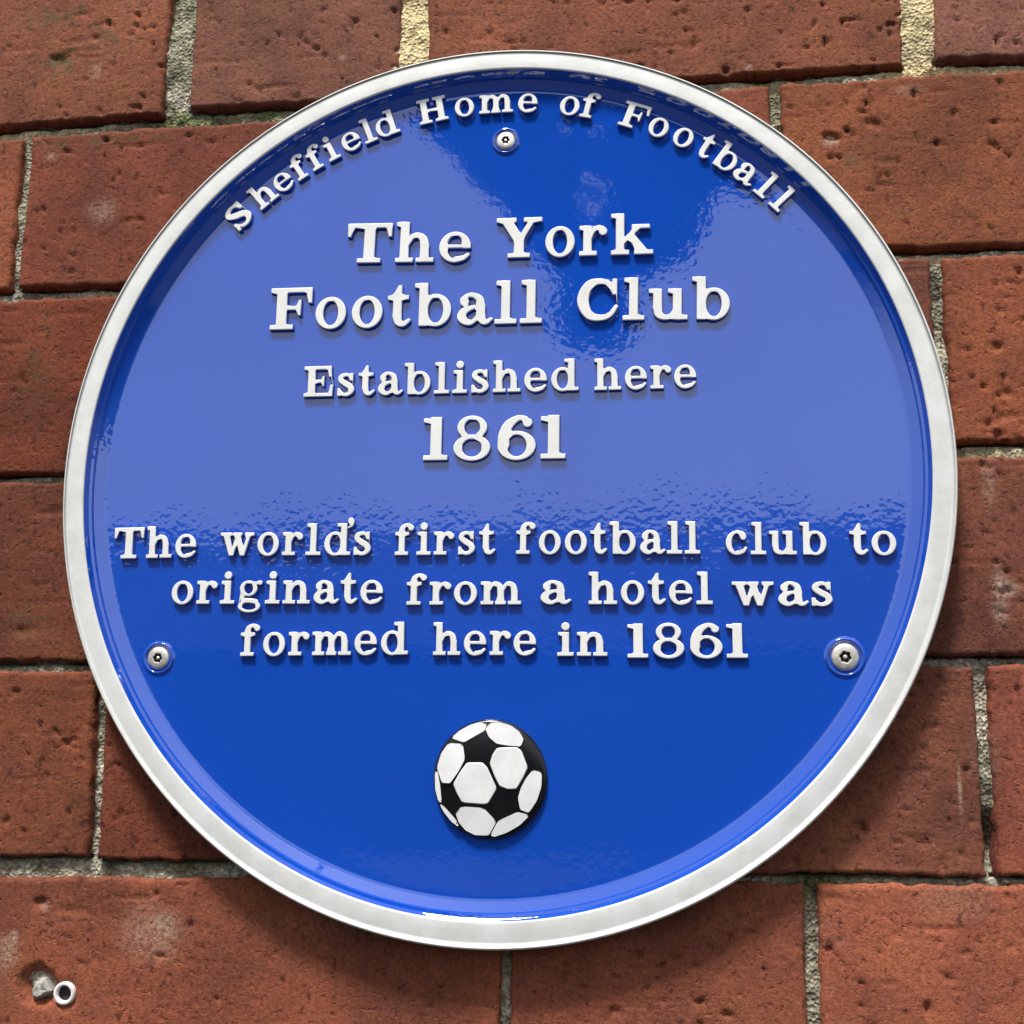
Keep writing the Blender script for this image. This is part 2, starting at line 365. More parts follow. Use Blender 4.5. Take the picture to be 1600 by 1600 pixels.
# solid backing wall, reaching the ground and well past the frame
def box(name, a, b, mat, parent=None):
    v = [(x, y, z) for x in (a[0], b[0]) for y in (a[1], b[1]) for z in (a[2], b[2])]
    f = [(0,1,3,2),(4,6,7,5),(0,4,5,1),(2,3,7,6),(0,2,6,4),(1,5,7,3)]
    return link(name, mesh(name, v, f, False), parent, mat)
box('wall_core', (-2, .016, 0), (2, .2, 3.2), M_MORTAR, wall)

# ------------------------------------------------------------------ plaque
plaque = tag(link('round_plaque', None), 'round blue plaque with raised white lettering, white rim and a football emblem', 'plaque')
plaque.location = (0, 0, 2.0); PB = Matrix.Translation((0, 0, -2.0))
def child(name, me, mat=None, parent=None):
    o = link(name, me, parent or plaque, mat)
    if parent is None: o.matrix_parent_inverse = PB
    return o
OUT = [(238.7,380),(400,212.5),(1200,195),(1385,380),(1362.5,1180),(1200,1342.5),(207.5,1180),(400,1376),(800,75.6),(1498.5,750),(1492.5,850),(1489,650),(97.5,760),(140,560),(787.5,1485),(500,1427.5)]
INN = [(273.7,380),(400,249),(1200,230),(1341,380),(1306,1180),(1200,1289),(250,1180),(400,1326),(800,105),(1458.7,750),(1452.5,850),(1450,650),(129,760),(172.5,560),(787.5,1439),(500,1380)]
def ell(pts, h):
    q = np.array([P(x, y, h) for x, y in pts])[:, [0, 2]]; mu = q.mean(0); s = .2
    d = (q-mu)/s
    Amat = np.stack([d[:, 0]**2, 2*d[:, 0]*d[:, 1], d[:, 1]**2, d[:, 0], d[:, 1]], 1)
    a, b, c, p, r = np.linalg.lstsq(Amat, np.ones(len(d)), rcond=None)[0]
    Q = np.array([[a, b], [b, c]]); ctr = -.5*np.linalg.solve(Q, [p, r])
    k = 1+ctr@Q@ctr; w_, v_ = np.linalg.eigh(Q/k)
    return mu+ctr*s, v_@np.diag(1/np.sqrt(w_))@v_.T*s
HO, HI, HF = .0150, .0160, .0085          # heights: rim outer edge, rim inner edge, blue face
EO, EI = ell(OUT, HO), ell(INN, HI)
def ring_xz(E, off, n):
    t = np.linspace(0, 2*math.pi, n, endpoint=False); u = np.stack([np.cos(t), np.sin(t)])
    p = (E[1]@u).T + E[0]; return p + off*u.T
def lathe(name, rings, mat, n=256, capfirst=False, smooth=True, parent=None):
    """rings: list of (ellipse, radial offset, height in front of wall)"""
    V = []; fs = []
    for E, off, h in rings:
        p = ring_xz(E, off, n); V += [(a, -h, b) for a, b in p]
    for k in range(len(rings)-1):
        for i in range(n):
            j = (i+1) % n; fs.append((k*n+i, k*n+j, (k+1)*n+j, (k+1)*n+i))
    if capfirst: fs.append(tuple(range(n-1, -1, -1)))
    me = mesh(name, V, fs, smooth)
    bm = bmesh.new(); bm.from_mesh(me); bmesh.ops.recalc_face_normals(bm, faces=bm.faces); bm.to_mesh(me); bm.free()
    return child(name, me, mat, parent)
# which way normals end up does not matter to Cycles; the shells are closed or one sided
prof = []
for t in np.linspace(0, 1, 7): # rounded inner lip
    a = t*math.pi/2; prof.append((EI, .0009*(1-math.cos(a))-.0002, HI-.0008+.0008*math.sin(a)))
for t in (.35, .7, .9):
    prof.append(((EI[0]*(1-t)+EO[0]*t, EI[1]*(1-t)+EO[1]*t), 0, HI*(1-t)+HO*t+.0002*math.sin(math.pi*t)))
for t in np.linspace(0, 1, 6):
    a = t*math.pi/2; prof.append((EO, -.0012+.0012*math.sin(a), HO+.0002-.0014*(1-math.cos(a))))
rim = lathe('rim', prof, M_RIM)
# body side and back of the casting, painted dark at the back edge
lathe('casting_edge', [(EO, 0, HO-.0011), (EO, -.0006, .0085), (EO, -.0022, .0025), (EO, -.006, .0020)], M_IRON)
# blue face with coved edge
rg = [(EI, -.0002, HI-.0007), (EI, -.0014, HF+.0042), (EI, -.0026, HF+.0038), (EI, -.0031, HF+.00255), (EI, -.0072, HF+.00034), (EI, -.0080, HF+.0001), (EI, -.0087, HF+.00002), (EI, -.0097, HF)]
fc = EI[0]
for s_ in (.93, .85, .75, .6, .4, .2, .02): rg.append(((EI[0], EI[1]*s_), -.0005, HF))
face = lathe('face_plate', rg, M_BLUE, 320)
bm = bmesh.new(); bm.from_mesh(face.data); bmesh.ops.holes_fill(bm, edges=[e for e in bm.edges if e.is_boundary and max(v.co.x**2+(v.co.z-2)**2 for v in e.verts) < .01]); bm.to_mesh(face.data); bm.free()
for e in face.data.edges:
    k_ = {v//320 for v in e.vertices}
    if len(k_) == 1 and min(k_) in (1, 2, 3, 4): e.use_edge_sharp = True

# ------------------------------------------------------------------ lettering: slab serif glyphs drawn as distance fields
ST = .01
GX, GY = np.meshgrid(np.arange(-.14, 1.5, ST), np.arange(-.42, 1.36, ST), indexing='ij')
def bx(x0, y0, x1, y1, r=.012):
    cx, cy, hx, hy = (x0+x1)/2, (y0+y1)/2, (x1-x0)/2-r, (y1-y0)/2-r
    dx, dy = np.abs(GX-cx)-hx, np.abs(GY-cy)-hy
    return np.hypot(np.maximum(dx, 0), np.maximum(dy, 0))+np.minimum(np.maximum(dx, dy), 0)-r
def ball(x, y, r): return np.hypot(GX-x, GY-y)-r
def st(pts, n=14):
    p = np.array(pts, float); p = np.vstack([2*p[0]-p[1], p, 2*p[-1]-p[-2]]); d = np.full(GX.shape, 9.)
    for i in range(1, len(p)-2):
        for t in np.linspace(0, 1, n, endpoint=(i == len(p)-3)):
            q = .5*((2*p[i])+(-p[i-1]+p[i+1])*t+(2*p[i-1]-5*p[i]+4*p[i+1]-p[i+2])*t*t+(-p[i-1]+3*p[i]-3*p[i+1]+p[i+2])*t**3)
            d = np.minimum(d, np.hypot(GX-q[0], GY-q[1])-q[2])
    return d
def el(cx, cy, rx, ry):
    x, y = GX-cx, GY-cy; k1 = np.hypot(x/rx, y/ry); k2 = np.hypot(x/rx**2, y/ry**2)+1e-9
    return k1*(k1-1)/k2
def ring(cx, cy, rx, ry, wx, wy): return np.maximum(el(cx, cy, rx, ry), -el(cx, cy, rx-wx, ry-wy))
def poly(pts):
    p = np.array(pts, float); d = np.full(GX.shape, 9.); s = np.ones(GX.shape)
    for i in range(len(p)):
        a, b = p[i], p[i-1]; ex, ey = b-a; wx, wy = GX-a[0], GY-a[1]
        t = np.clip((wx*ex+wy*ey)/(ex*ex+ey*ey), 0, 1); d = np.minimum(d, np.hypot(wx-ex*t, wy-ey*t))
        c1 = GY >= a[1]; c2 = GY < b[1]; c3 = ex*wy > ey*wx
        s = np.where((c1 & c2 & c3) | (~c1 & ~c2 & ~c3), -s, s)
    return s*d
def U(*a, k=.035):
    d = a[0]
    for b in a[1:]:
        h = np.clip(.5+.5*(b-d)/k, 0, 1); d = b*(1-h)+d*h-k*h*(1-h)
    return d
def cut(d, c): return np.maximum(d, -c)
XH = .74
def arch(x, wd=.39):   # from left stem right edge x to a right stem
    return U(st([(x-.03, .46, .05), (x+.09, .64, .052), (x+wd*.52, .685, .06), (x+wd*.88, .60, .085), (x+wd, .42, .096)]), bx(x+wd-.096, .04, x+wd+.096, .46), k=.02)
def foot(a, b): return bx(a, 0, b, .105)
G = {}
G['o'] = lambda: (ring(.365, .365, .365, .385, .175, .085), .73)
def _e():
    d = U(ring(.365, .365, .365, .385, .175, .08), bx(.13, .345, .62, .425), k=.01)
    d = cut(d, poly([(.30, .335), (.95, .335), (.95, .20), (.66, .15), (.50, .13), (.36, .2)]))
    return U(d, st([(.40, .06, .06), (.56, .085, .055), (.67, .17, .04)]), k=.02), .73
G['e'] = _e
G['c'] = lambda: (U(cut(ring(.365, .365, .365, .385, .18, .08), poly([(.44, .365), (.70, .80), (1.0, .8), (1.0, .1), (.66, .06), (.50, .15)])), st([(.38, .71, .045), (.53, .685, .05), (.58, .62, .07)]), ball(.575, .56, .1), st([(.38, .055, .058), (.56, .085, .052), (.66, .2, .04)]), k=.02), .70)
G['a'] = lambda: (U(ball(.17, .54, .10), st([(.13, .60, .06), (.24, .69, .05), (.38, .695, .055), (.52, .60, .085), (.555, .42, .098)]), bx(.457, .16, .653, .46), st([(.555, .24, .098), (.60, .09, .08), (.70, .055, .052), (.80, .12, .035)]), st([(.50, .43, .035), (.33, .40, .05), (.16, .32, .08), (.105, .19, .1), (.19, .08, .078), (.32, .05, .056), (.46, .13, .04)]), k=.018), .82)
G['b'] = lambda: (U(bx(.11, .0, .305, 1.02), bx(0, .92, .2, 1.02), ring(.50, .365, .365, .385, .175, .08), k=.02), .865)
G['d'] = lambda: (U(bx(.555, .0, .75, 1.02), bx(.43, .92, .65, 1.02), bx(.65, 0, .88, .105), ring(.365, .365, .365, .385, .175, .08), k=.02), .87)
G['h'] = lambda: (U(bx(.1, .03, .295, 1.02), bx(0, .92, .2, 1.02), foot(0, .41), arch(.29), foot(.49, .90), k=.025), .90)
G['n'] = lambda: (U(bx(.1, .03, .295, XH), bx(0, .645, .2, XH), foot(0, .41), arch(.29), foot(.49, .90), k=.025), .90)
G['m'] = lambda: (U(bx(.1, .03, .295, XH), bx(0, .645, .2, XH), foot(0, .40), arch(.28, .36), foot(.47, .80), arch(.72, .36), foot(.88, 1.29), k=.02), 1.29)
G['r'] = lambda: (U(bx(.1, .03, .295, XH), bx(0, .645, .2, XH), foot(0, .43), st([(.26, .46, .05), (.34, .62, .055), (.47, .69, .055), (.56, .66, .07)]), ball(.59, .60, .1), k=.025), .69)
G['u'] = lambda: (U(bx(.1, .26, .295, XH), bx(0, .645, .2, XH), st([(.197, .3, .097), (.23, .13, .085), (.37, .055, .06), (.50, .08, .05), (.60, .2, .045)]), bx(.565, .0, .76, XH), bx(.45, .645, .65, XH), bx(.66, 0, .90, .105), k=.02), .90)
G['i'] = lambda: (U(bx(.145, .03, .34, XH), bx(.03, .645, .24, XH), foot(0, .48), k=.025), .48)
G['l'] = lambda: (U(bx(.15, .03, .345, 1.02), bx(.03, .92, .24, 1.02), foot(0, .50), k=.025), .50)
G['t'] = lambda: (U(bx(.13, .2, .325, .80), poly([(.14, .78), (.325, .78), (.325, .98), (.25, .98)]), bx(0, .645, .49, XH), st([(.227, .28, .097), (.26, .11, .082), (.38, .055, .058), (.51, .14, .038)]), k=.02), .54)
G['f'] = lambda: (U(bx(.13, .03, .325, .8), foot(0, .45), bx(0, .645, .47, XH), st([(.227, .74, .097), (.25, .88, .08), (.37, .965, .056), (.49, .96, .055)]), ball(.545, .885, .095), k=.02), .64)
G['g'] = lambda: (U(ring(.34, .50, .29, .25, .135, .065), st([(.52, .63, .045), (.62, .68, .045), (.72, .68, .07)]), st([(.2, .31, .05), (.13, .21, .055), (.2, .12, .065), (.42, .1, .07), (.6, .07, .07)]), ring(.38, -.08, .37, .2, .12, .07), k=.015), .80)
G['k'] = lambda: (U(bx(.12, .03, .315, 1.02), bx(0, .92, .22, 1.02), foot(0, .44), poly([(.29, .24), (.29, .38), (.63, .70), (.78, .70)]), bx(.52, .645, .96, XH), poly([(.41, .40), (.55, .52), (.94, .05), (.70, .05)]), foot(.58, 1.04), k=.02), 1.04)
G['s'] = lambda: (U(st([(.47, .56, .04), (.40, .67, .05), (.28, .695, .055), (.14, .64, .07), (.12, .53, .08), (.27, .41, .088), (.44, .31, .088), (.50, .18, .08), (.38, .06, .06), (.22, .05, .052), (.10, .16, .04)]), bx(.44, .50, .54, XH), bx(.02, .0, .11, .25), k=.015), .60)
G['w'] = lambda: (U(bx(0, .645, .40, XH), poly([(.08, .70), (.30, .70), (.46, .0), (.32, .0)]), poly([(.34, 0), (.46, 0), (.63, .62), (.53, .62)]), poly([(.47, .70), (.68, .70), (.84, .0), (.70, .0)]), bx(.44, .645, .74, XH), poly([(.72, 0), (.84, 0), (1.05, .70), (.94, .70)]), bx(.84, .645, 1.16, XH), k=.015), 1.16)
G["'"] = lambda: (U(ball(.13, 1.10, .1), st([(.19, 1.07, .05), (.16, .96, .04), (.05, .88, .02)]), k=.02), .26)
G['T'] = lambda: (U(bx(.40, .03, .65, .95), foot(.25, .80), bx(.0, .89, 1.05, 1.0), poly([(0, .66), (.07, .66), (.14, .93), (0, .98)]), poly([(1.05, .66), (.98, .66), (.91, .93), (1.05, .98)]), k=.03), 1.05)
G['F'] = lambda: (U(bx(.15, .03, .39, .95), foot(0, .56), bx(0, .89, 1.0, 1.0), poly([(1.01, .63), (.93, .63), (.86, .93), (1.0, .98)]), bx(.3, .47, .64, .555), poly([(.62, .50), (.62, .53), (.69, .70), (.74, .70), (.74, .33), (.69, .33)]), k=.025), 1.01)
G['E'] = lambda: (U(bx(.14, .03, .38, .95), bx(0, 0, .96, .11), bx(0, .89, .92, 1.0), poly([(.94, .64), (.86, .64), (.80, .93), (.92, .98)]), poly([(1.0, .38), (.91, .38), (.84, .06), (.97, .0)]), bx(.3, .46, .60, .55), poly([(.58, .49), (.58, .52), (.64, .67), (.69, .67), (.69, .34), (.64, .34)]), k=.025), 1.0)
G['H'] = lambda: (U(bx(.13, .03, .36, .97), bx(.76, .03, .99, .97), foot(0, .49), foot(.63, 1.12), bx(0, .895, .49, 1.0), bx(.63, .895, 1.12, 1.0), bx(.3, .46, .82, .555), k=.025), 1.12)
G['Y'] = lambda: (U(bx(0, .895, .50, 1.0), bx(.70, .895, 1.16, 1.0), poly([(.09, .96), (.38, .96), (.70, .46), (.46, .40)]), poly([(.86, .96), (1.0, .96), (.70, .46), (.60, .42), (.56, .5)]), bx(.46, .03, .70, .48), foot(.30, .86), k=.025), 1.16)
G['C'] = lambda: (U(st([(.86, .72, .055), (.76, .88, .06), (.54, .945, .065), (.27, .85, .1), (.135, .5, .13), (.27, .15, .1), (.54, .06, .07), (.78, .13, .055), (.93, .33, .04)]), bx(.84, .62, .94, 1.0), k=.015), .98)
G['S'] = lambda: (U(st([(.63, .72, .05), (.55, .88, .058), (.38, .945, .065), (.19, .87, .085), (.14, .72, .1), (.33, .56, .115), (.55, .44, .115), (.645, .25, .1), (.50, .08, .075), (.32, .055, .062), (.14, .2, .045)]), bx(.60, .66, .70, 1.0), bx(.04, 0, .14, .34), k=.015), .76)
G['1'] = lambda: (U(bx(.16, .03, .40, 1.0), foot(0, .54), bx(0.0, .88, .22, .975), k=.03), .54)
G['8'] = lambda: (U(ring(.42, .75, .33, .27, .145, .075), ring(.42, .275, .41, .30, .18, .085), k=.015), .84)
G['6'] = lambda: (U(ring(.43, .31, .42, .335, .19, .08), st([(.14, .33, .12), (.145, .55, .12), (.25, .80, .1), (.46, .95, .06), (.62, .94, .05)]), ball(.67, .84, .1), k=.018), .86)

def contours(d, iso=0.0):
    d = d-iso; nx, ny = d.shape; ins = d < 0; seg = {}
    def ex(i, j, di, dj):
        a, b = d[i, j], d[i+di, j+dj]; t = a/(a-b)
        return (GX[i, j]+di*ST*t, GY[i, j]+dj*ST*t)
    code = ins[:-1, :-1]*1+ins[1:, :-1]*2+ins[1:, 1:]*4+ins[:-1, 1:]*8
    pts = {}
    T = {1: [(3, 0)], 2: [(0, 1)], 3: [(3, 1)], 4: [(1, 2)], 5: [(3, 2), (1, 0)], 6: [(0, 2)], 7: [(3, 2)], 8: [(2, 3)], 9: [(2, 0)], 10: [(0, 3), (2, 1)], 11: [(2, 1)], 12: [(1, 3)], 13: [(1, 0)], 14: [(0, 3)]}
    for i, j in zip(*np.nonzero((code > 0) & (code < 15))):
        key = [(i, j, 0), (i+1, j, 1), (i, j+1, 0), (i, j, 1)]
        for a, b in T[int(code[i, j])]: seg[key[a]] = key[b]
    loops = []
    while seg:
        k0 = next(iter(seg)); k = k0; L = []
        while k in seg:
            i, j, o = k; L.append(ex(i, j, 1, 0) if o == 0 else ex(i, j, 0, 1)); k = seg.pop(k)
        if len(L) > 8: loops.append(np.array(L))
    return loops
def simplify(L, tol):
    keep = np.zeros(len(L), bool); keep[0] = True; k = int(np.argmax(np.hypot(*(L-L[0]).T))); keep[k] = True
    stack = [(0, k), (k, len(L))]
    LL = np.vstack([L, L[:1]])
    while stack:
        a, b = stack.pop()
        if b-a < 2: continue
        p, q = LL[a], LL[b]; v = q-p; n_ = np.hypot(*v)+1e-12
        dd = np.abs(v[0]*(LL[a+1:b, 1]-p[1])-v[1]*(LL[a+1:b, 0]-p[0]))/n_
        m_ = int(np.argmax(dd))
        if dd[m_] > tol or b-a > 26: keep[a+1+m_] = True; stack += [(a, a+1+m_), (a+1+m_, b)]
    return L[keep]
GL = {}
def glyph(ch):
    if ch not in GL:
        d, adv = G[ch](); loops = [simplify(l, .0016) for l in contours(d, .009)]
        if ch == 'i': loops += [simplify(l, .0016) for l in contours(ball(.24, .925, .13))]
        GL[ch] = (loops, adv)
    return GL[ch]
def inside_pts(p, loops):
    r_ = np.zeros(len(p), bool); x, y = p[:, 0:1], p[:, 1:2]
    for l in loops:
        a, b = l, np.roll(l, 1, 0); c = (a[:, 1] > y) != (b[:, 1] > y)
        xi = (b[:, 0]-a[:, 0])*(y-a[:, 1])/np.where(np.abs(b[:, 1]-a[:, 1]) < 1e-15, 1e-15, b[:, 1]-a[:, 1])+a[:, 0]
        r_ ^= (np.sum(c & (x < xi), 1) % 2).astype(bool)
    return r_
def relief(name, loops, scale, depth, bevel, mats, draft=0.0):
    """closed outlines raised as a soft edged slab in the local x, z plane, base at y 0, front at y -depth"""
    V = []; fs = []; lay = []; cap_pts = []; cap_idx = []; cap_edges = []
    for L in loops:
        q = L*scale; n = len(q)
        d1 = q-np.roll(q, 1, 0); d2 = np.roll(q, -1, 0)-q
        d1 /= np.hypot(*d1.T)[:, None]+1e-12; d2 /= np.hypot(*d2.T)[:, None]+1e-12
        t = d1+d2; t /= np.hypot(*t.T)[:, None]+1e-12; nr = np.column_stack([t[:, 1], -t[:, 0]])
        # outward = away from the filled side
        e = scale*.012; test = inside_pts(q+nr*e, [l*scale for l in loops])
        if test.mean() > .5: nr = -nr
        base = len(V); rings = [(draft, 0.0), (0.0, depth-bevel), (-bevel*.3, depth-bevel*.3), (-bevel, depth)]
        for off, h in rings:
            p = q+nr*off; V += [(x, -h, z) for x, z in p]
        # winding so that the side normals point away from the letter
        ex = np.array([V[base+1][0]-V[base][0], V[base+1][2]-V[base][2]]); fl = (ex[0]*nr[0][1]-ex[1]*nr[0][0]) > 0
        for k in range(len(rings)-1):
            for i in range(n):
                j = (i+1) % n; f = (base+k*n+i, base+k*n+j, base+(k+1)*n+j, base+(k+1)*n+i)
                fs.append(f[::-1] if fl else f); lay.append(k)
        c0 = len(cap_pts); top = q+nr*(-bevel)
        cap_pts += [Vector((float(x), float(z))) for x, z in top]; cap_idx += [base+3*n+i for i in range(n)]
        cap_edges += [(c0+i, c0+(i+1) % n) for i in range(n)]
    vo, eo, fo, ov, oe, of = delaunay_2d_cdt(cap_pts, cap_edges, [], 0, 1e-9)
    mp = []
    for k, org in enumerate(ov):
        if org: mp.append(cap_idx[org[0]])
        else: mp.append(len(V)); V.append((vo[k][0], -depth, vo[k][1]))
    tris = [f for f in fo]
    cen = np.array([[sum(vo[i][0] for i in f)/3, sum(vo[i][1] for i in f)/3] for f in tris])
    ok = inside_pts(cen, [l*scale for l in loops])
    for f, k in zip(tris, ok):
        if not k: continue
        a_, b_, c_ = (vo[i] for i in f); ar = (b_[0]-a_[0])*(c_[1]-a_[1])-(b_[1]-a_[1])*(c_[0]-a_[0])
        if abs(ar) < 1e-13: continue
        g = tuple(mp[i] for i in f); fs.append(g if ar > 0 else g[::-1])
    me = mesh(name, V, fs, True)
    for mm in mats: me.materials.append(mm)
    if len(mats) > 1: me.polygons.foreach_set('material_index', [1 if k < 1 else 0 for k in lay]+[0]*(len(fs)-len(lay)))
    me.polygons.foreach_set('use_smooth', [abs(p.normal.y) < .98 for p in me.polygons])
    me.update()
    return me
MC = {}
def letter_mesh(ch, H, h):
    k = (ch, round(H*5000))
    if k not in MC: MC[k] = relief('letter', glyph(ch)[0], H, h, min(.00045, H*.03), [M_LET, M_BLUE], .00035)
    return MC[k]
def place(ch, H, h, org, dx, dz, sx):
    """org: world point of the letter's left end of baseline; dx/dz: unit axes in the plaque's plane"""
    o = child('letter', letter_mesh(ch, H, h))
    mw = Matrix(((dx[0], 0, dz[0], org[0]), (dx[1], 1, dz[1], org[1]), (dx[2], 0, dz[2], org[2]), (0, 0, 0, 1))) @ Matrix.Diagonal((sx, 1, 1, 1))
    o.matrix_basis = mw
    return o
HL = .0023
LS = {'l': .10, 'h': .10}
def gap(a, b):
    g = .115
    if a in 'oecbs8' or a in "'": g += .02
    if b in 'oecdqags86': g += .02
    if a in 'rFYT' and b in 'oea': g -= .03
    if a in 'a': g -= .04
    if a in 'lh' and b in 'lh': g -= .02
    if a == 't': g -= .01
    if b == "'": g = -.12
    if a == "'": g = -.02
    return g
LINES = [("The", 541, 410.5, 734, 408, 61), ("York", 775, 403, 1020, 396, 62.5), ("Football", 421, 515, 846, 504, 65), ("Club", 901, 500.5, 1140, 498, 65),
 ("Established", 474, 620, 903, 609.5, 47.5), ("here", 929, 609.5, 1088, 605.5, 48), ("1861", 661, 719, 883, 716, 67),
 ("The", 177, 873, 305, 870.5, 48), ("world's", 343, 868, 579, 867, 48), ("first", 616.7, 867.3, 773, 866, 48), ("football", 806.5, 865.5, 1094, 865.2, 49), ("club", 1134.7, 866, 1291.6, 866.5, 49.5), ("to", 1328.7, 866.5, 1401, 867, 49.5),
 ("originate", 267, 943.5, 597, 943, 48), ("from", 635, 945, 813.6, 944.2, 48), ("a", 844.5, 943.7, 891, 943.7, 49), ("hotel", 920, 944, 1113.6, 944.2, 49.5), ("was", 1144.5, 946, 1302, 946.7, 50),
 ("formed", 375, 1025, 636, 1022.5, 49), ("here", 676.6, 1023.5, 837, 1023.5, 50), ("in", 871, 1024.8, 948.6, 1024.8, 50), ("1861", 981, 1027.6, 1168.4, 1027.8, 53)]
for txt, xa, ya, xb, yb, cap in LINES:
    a = P(xa, ya, HF+HL); b = P(xb, yb, HF+HL); v = b-a; L = np.linalg.norm(v); dx = v/L; dz = np.array([-dx[2], 0, dx[0]])
    H = np.linalg.norm(P((xa+xb)/2, (ya+yb)/2-cap, HF+HL)-P((xa+xb)/2, (ya+yb)/2, HF+HL))
    H = round(H*5000)/5000
    xs = []; x = 0
    for i, c in enumerate(txt):
        if i: x += gap(txt[i-1], c)
        xs.append(x); x += glyph(c)[1]
    sx = L/(x*H)
    a = a.copy(); a[1] = -(HF-.0004)
    for c, x in zip(txt, xs): place(c, H, HL+.0004, a+dx*(x*H*sx), dx, dz, sx)
# arched line
BL = np.array([P(x, y, HF+HL) for x, y in [(374, 362), (667, 192.5), (825, 172.5), (978, 201), (1212, 327)]])[:, [0, 2]]
Aq = np.column_stack([2*BL, np.ones(len(BL))]); sol = np.linalg.lstsq(Aq, (BL**2).sum(1), rcond=None)[0]
AC = sol[:2]; AR = math.sqrt(sol[2]+AC@AC)
ARC = [('S',374,339),('h',413,306),('e',444,287),('f',471,266),('f',495,250),('i',517,235),('e',546,216),('l',574,203),('d',603,194),('H',675,170),('o',725,162),('m',775,158),('e',825,156),('o',891,161),('f',923,163),('F',992,181),('o',1030,197),('o',1067,216),('t',1101,233),('b',1133,250),('a',1164,273),('l',1195,293),('l',1223,311)]
HA = .0127
for c, x, y in ARC:
    sxx = 1.18 if c == 'S' else 1.0
    p = P(x, y, HF+HL)[[0, 2]]-AC; th = math.atan2(p[1], p[0])
    dz = np.array([math.cos(th), 0, math.sin(th)]); dx = np.array([math.sin(th), 0, -math.cos(th)])
    sx = .98*sxx
    org = np.array([AC[0]+AR*dz[0], -(HF-.0004), AC[1]+AR*dz[2]])-dx*(glyph(c)[1]*HA*sx/2)
    place(c, HA, HL+.0004, org, dx, dz, sx)

# ------------------------------------------------------------------ football emblem
fcx, fcz = P(650+800/6.957, 1100+815/6.957, HF+.003)[[0, 2]]
rx = .5*np.linalg.norm(P(650+185/6.957, 1216, HF)-P(650+1415/6.957, 1216, HF)); rz = .5*np.linalg.norm(P(765, 1100+165/6.957, HF)-P(765, 1100+1465/6.957, HF))
V = []; fs = []; n = 96
pr = [(1.0, HF-.0006), (1.0, HF+.0016), (.985, HF+.0022), (.95, HF+.0026), (.8, HF+.0031), (.55, HF+.0036), (.3, HF+.0039), (.08, HF+.0040)]
def dome_h(q):
    r = min(.93, math.hypot((q[0]-fcx)/rx, (q[1]-fcz)/rz))
    return float(np.interp(r, [p[0] for p in pr][::-1], [p[1] for p in pr][::-1]))
for s_, h in pr:
    for i in range(n):
        t = 2*math.pi*i/n; V.append((fcx+rx*s_*math.cos(t), -h, fcz+rz*s_*math.sin(t)))
for k in range(len(pr)-1):
    for i in range(n): j = (i+1) % n; fs.append((k*n+i, k*n+j, (k+1)*n+j, (k+1)*n+i))
fs.append(tuple((len(pr)-1)*n+i for i in range(n)))
ball_o = child('football_emblem', mesh('football_emblem', V, fs), M_BLACK)
PAN = [
 [(395,365),(470,290),(580,225),(690,195),(755,215),(740,280),(640,335),(520,405)],
 [(765,275),(800,215),(900,210),(1020,240),(1110,305),(1155,380),(1130,450),(1000,440),(880,420),(800,350)],
 [(355,435),(500,445),(520,600),(450,730),(365,850),(285,845),(235,690),(280,540)],
 [(190,740),(225,745),(250,900),(265,1060),(235,1050),(200,920)],
 [(555,640),(720,640),(770,690),(820,800),(875,920),(775,1090),(500,1070),(440,960),(405,870),(480,740)],
 [(880,480),(1090,470),(1140,510),(1210,690),(1160,800),(1090,920),(1000,925),(910,890),(860,790),(805,650),(830,560)],
 [(1270,730),(1355,755),(1350,900),(1300,1050),(1220,1170),(1140,1140),(1120,1020),(1150,920),(1200,820)],
 [(500,1125),(730,1140),(860,1280),(780,1420),(640,1415),(540,1365),(470,1280),(440,1190)],
 [(900,1280),(1100,1185),(1215,1215),(1120,1310),(980,1390),(850,1435),(820,1420)],
 [(260,1095),(330,1160),(420,1260),(450,1320),(380,1280),(290,1190)]]
for pl in PAN:
    q = np.array([P(650+x/6.957, 1100+y/6.957, HF+.0042)[[0, 2]] for x, y in pl]); c = q.mean(0); q = c+(q-c)*(1+.0001/np.maximum(np.hypot(*(q-c).T), .001))[:, None]
    rr = np.hypot((q[:, 0]-fcx)/rx, (q[:, 1]-fcz)/rz); kk = np.minimum(1, .958/rr)[:, None]; q = np.array([fcx, fcz])+(q-np.array([fcx, fcz]))*kk; c = q.mean(0)
    # corner-cut twice for rounded corners
    for _ in range(2):
        nx = np.roll(q, -1, 0); q = np.stack([q*.9+nx*.1, q*.1+nx*.9], 1).reshape(-1, 2)
    hh = [dome_h(p) for p in q]; hc = dome_h(c)
    me = relief('panel', [q-c], 1.0, .0012, .00035, [M_PANEL], .0002)
    # lay the panel over the dome: tilt each vertex by the dome's height there
    for v in me.vertices: v.co.y += -(dome_h((v.co.x+c[0], v.co.z+c[1]))-.0005)
    me.update()
    o = link('panel', me, ball_o); o.location = (c[0], 0, c[1])

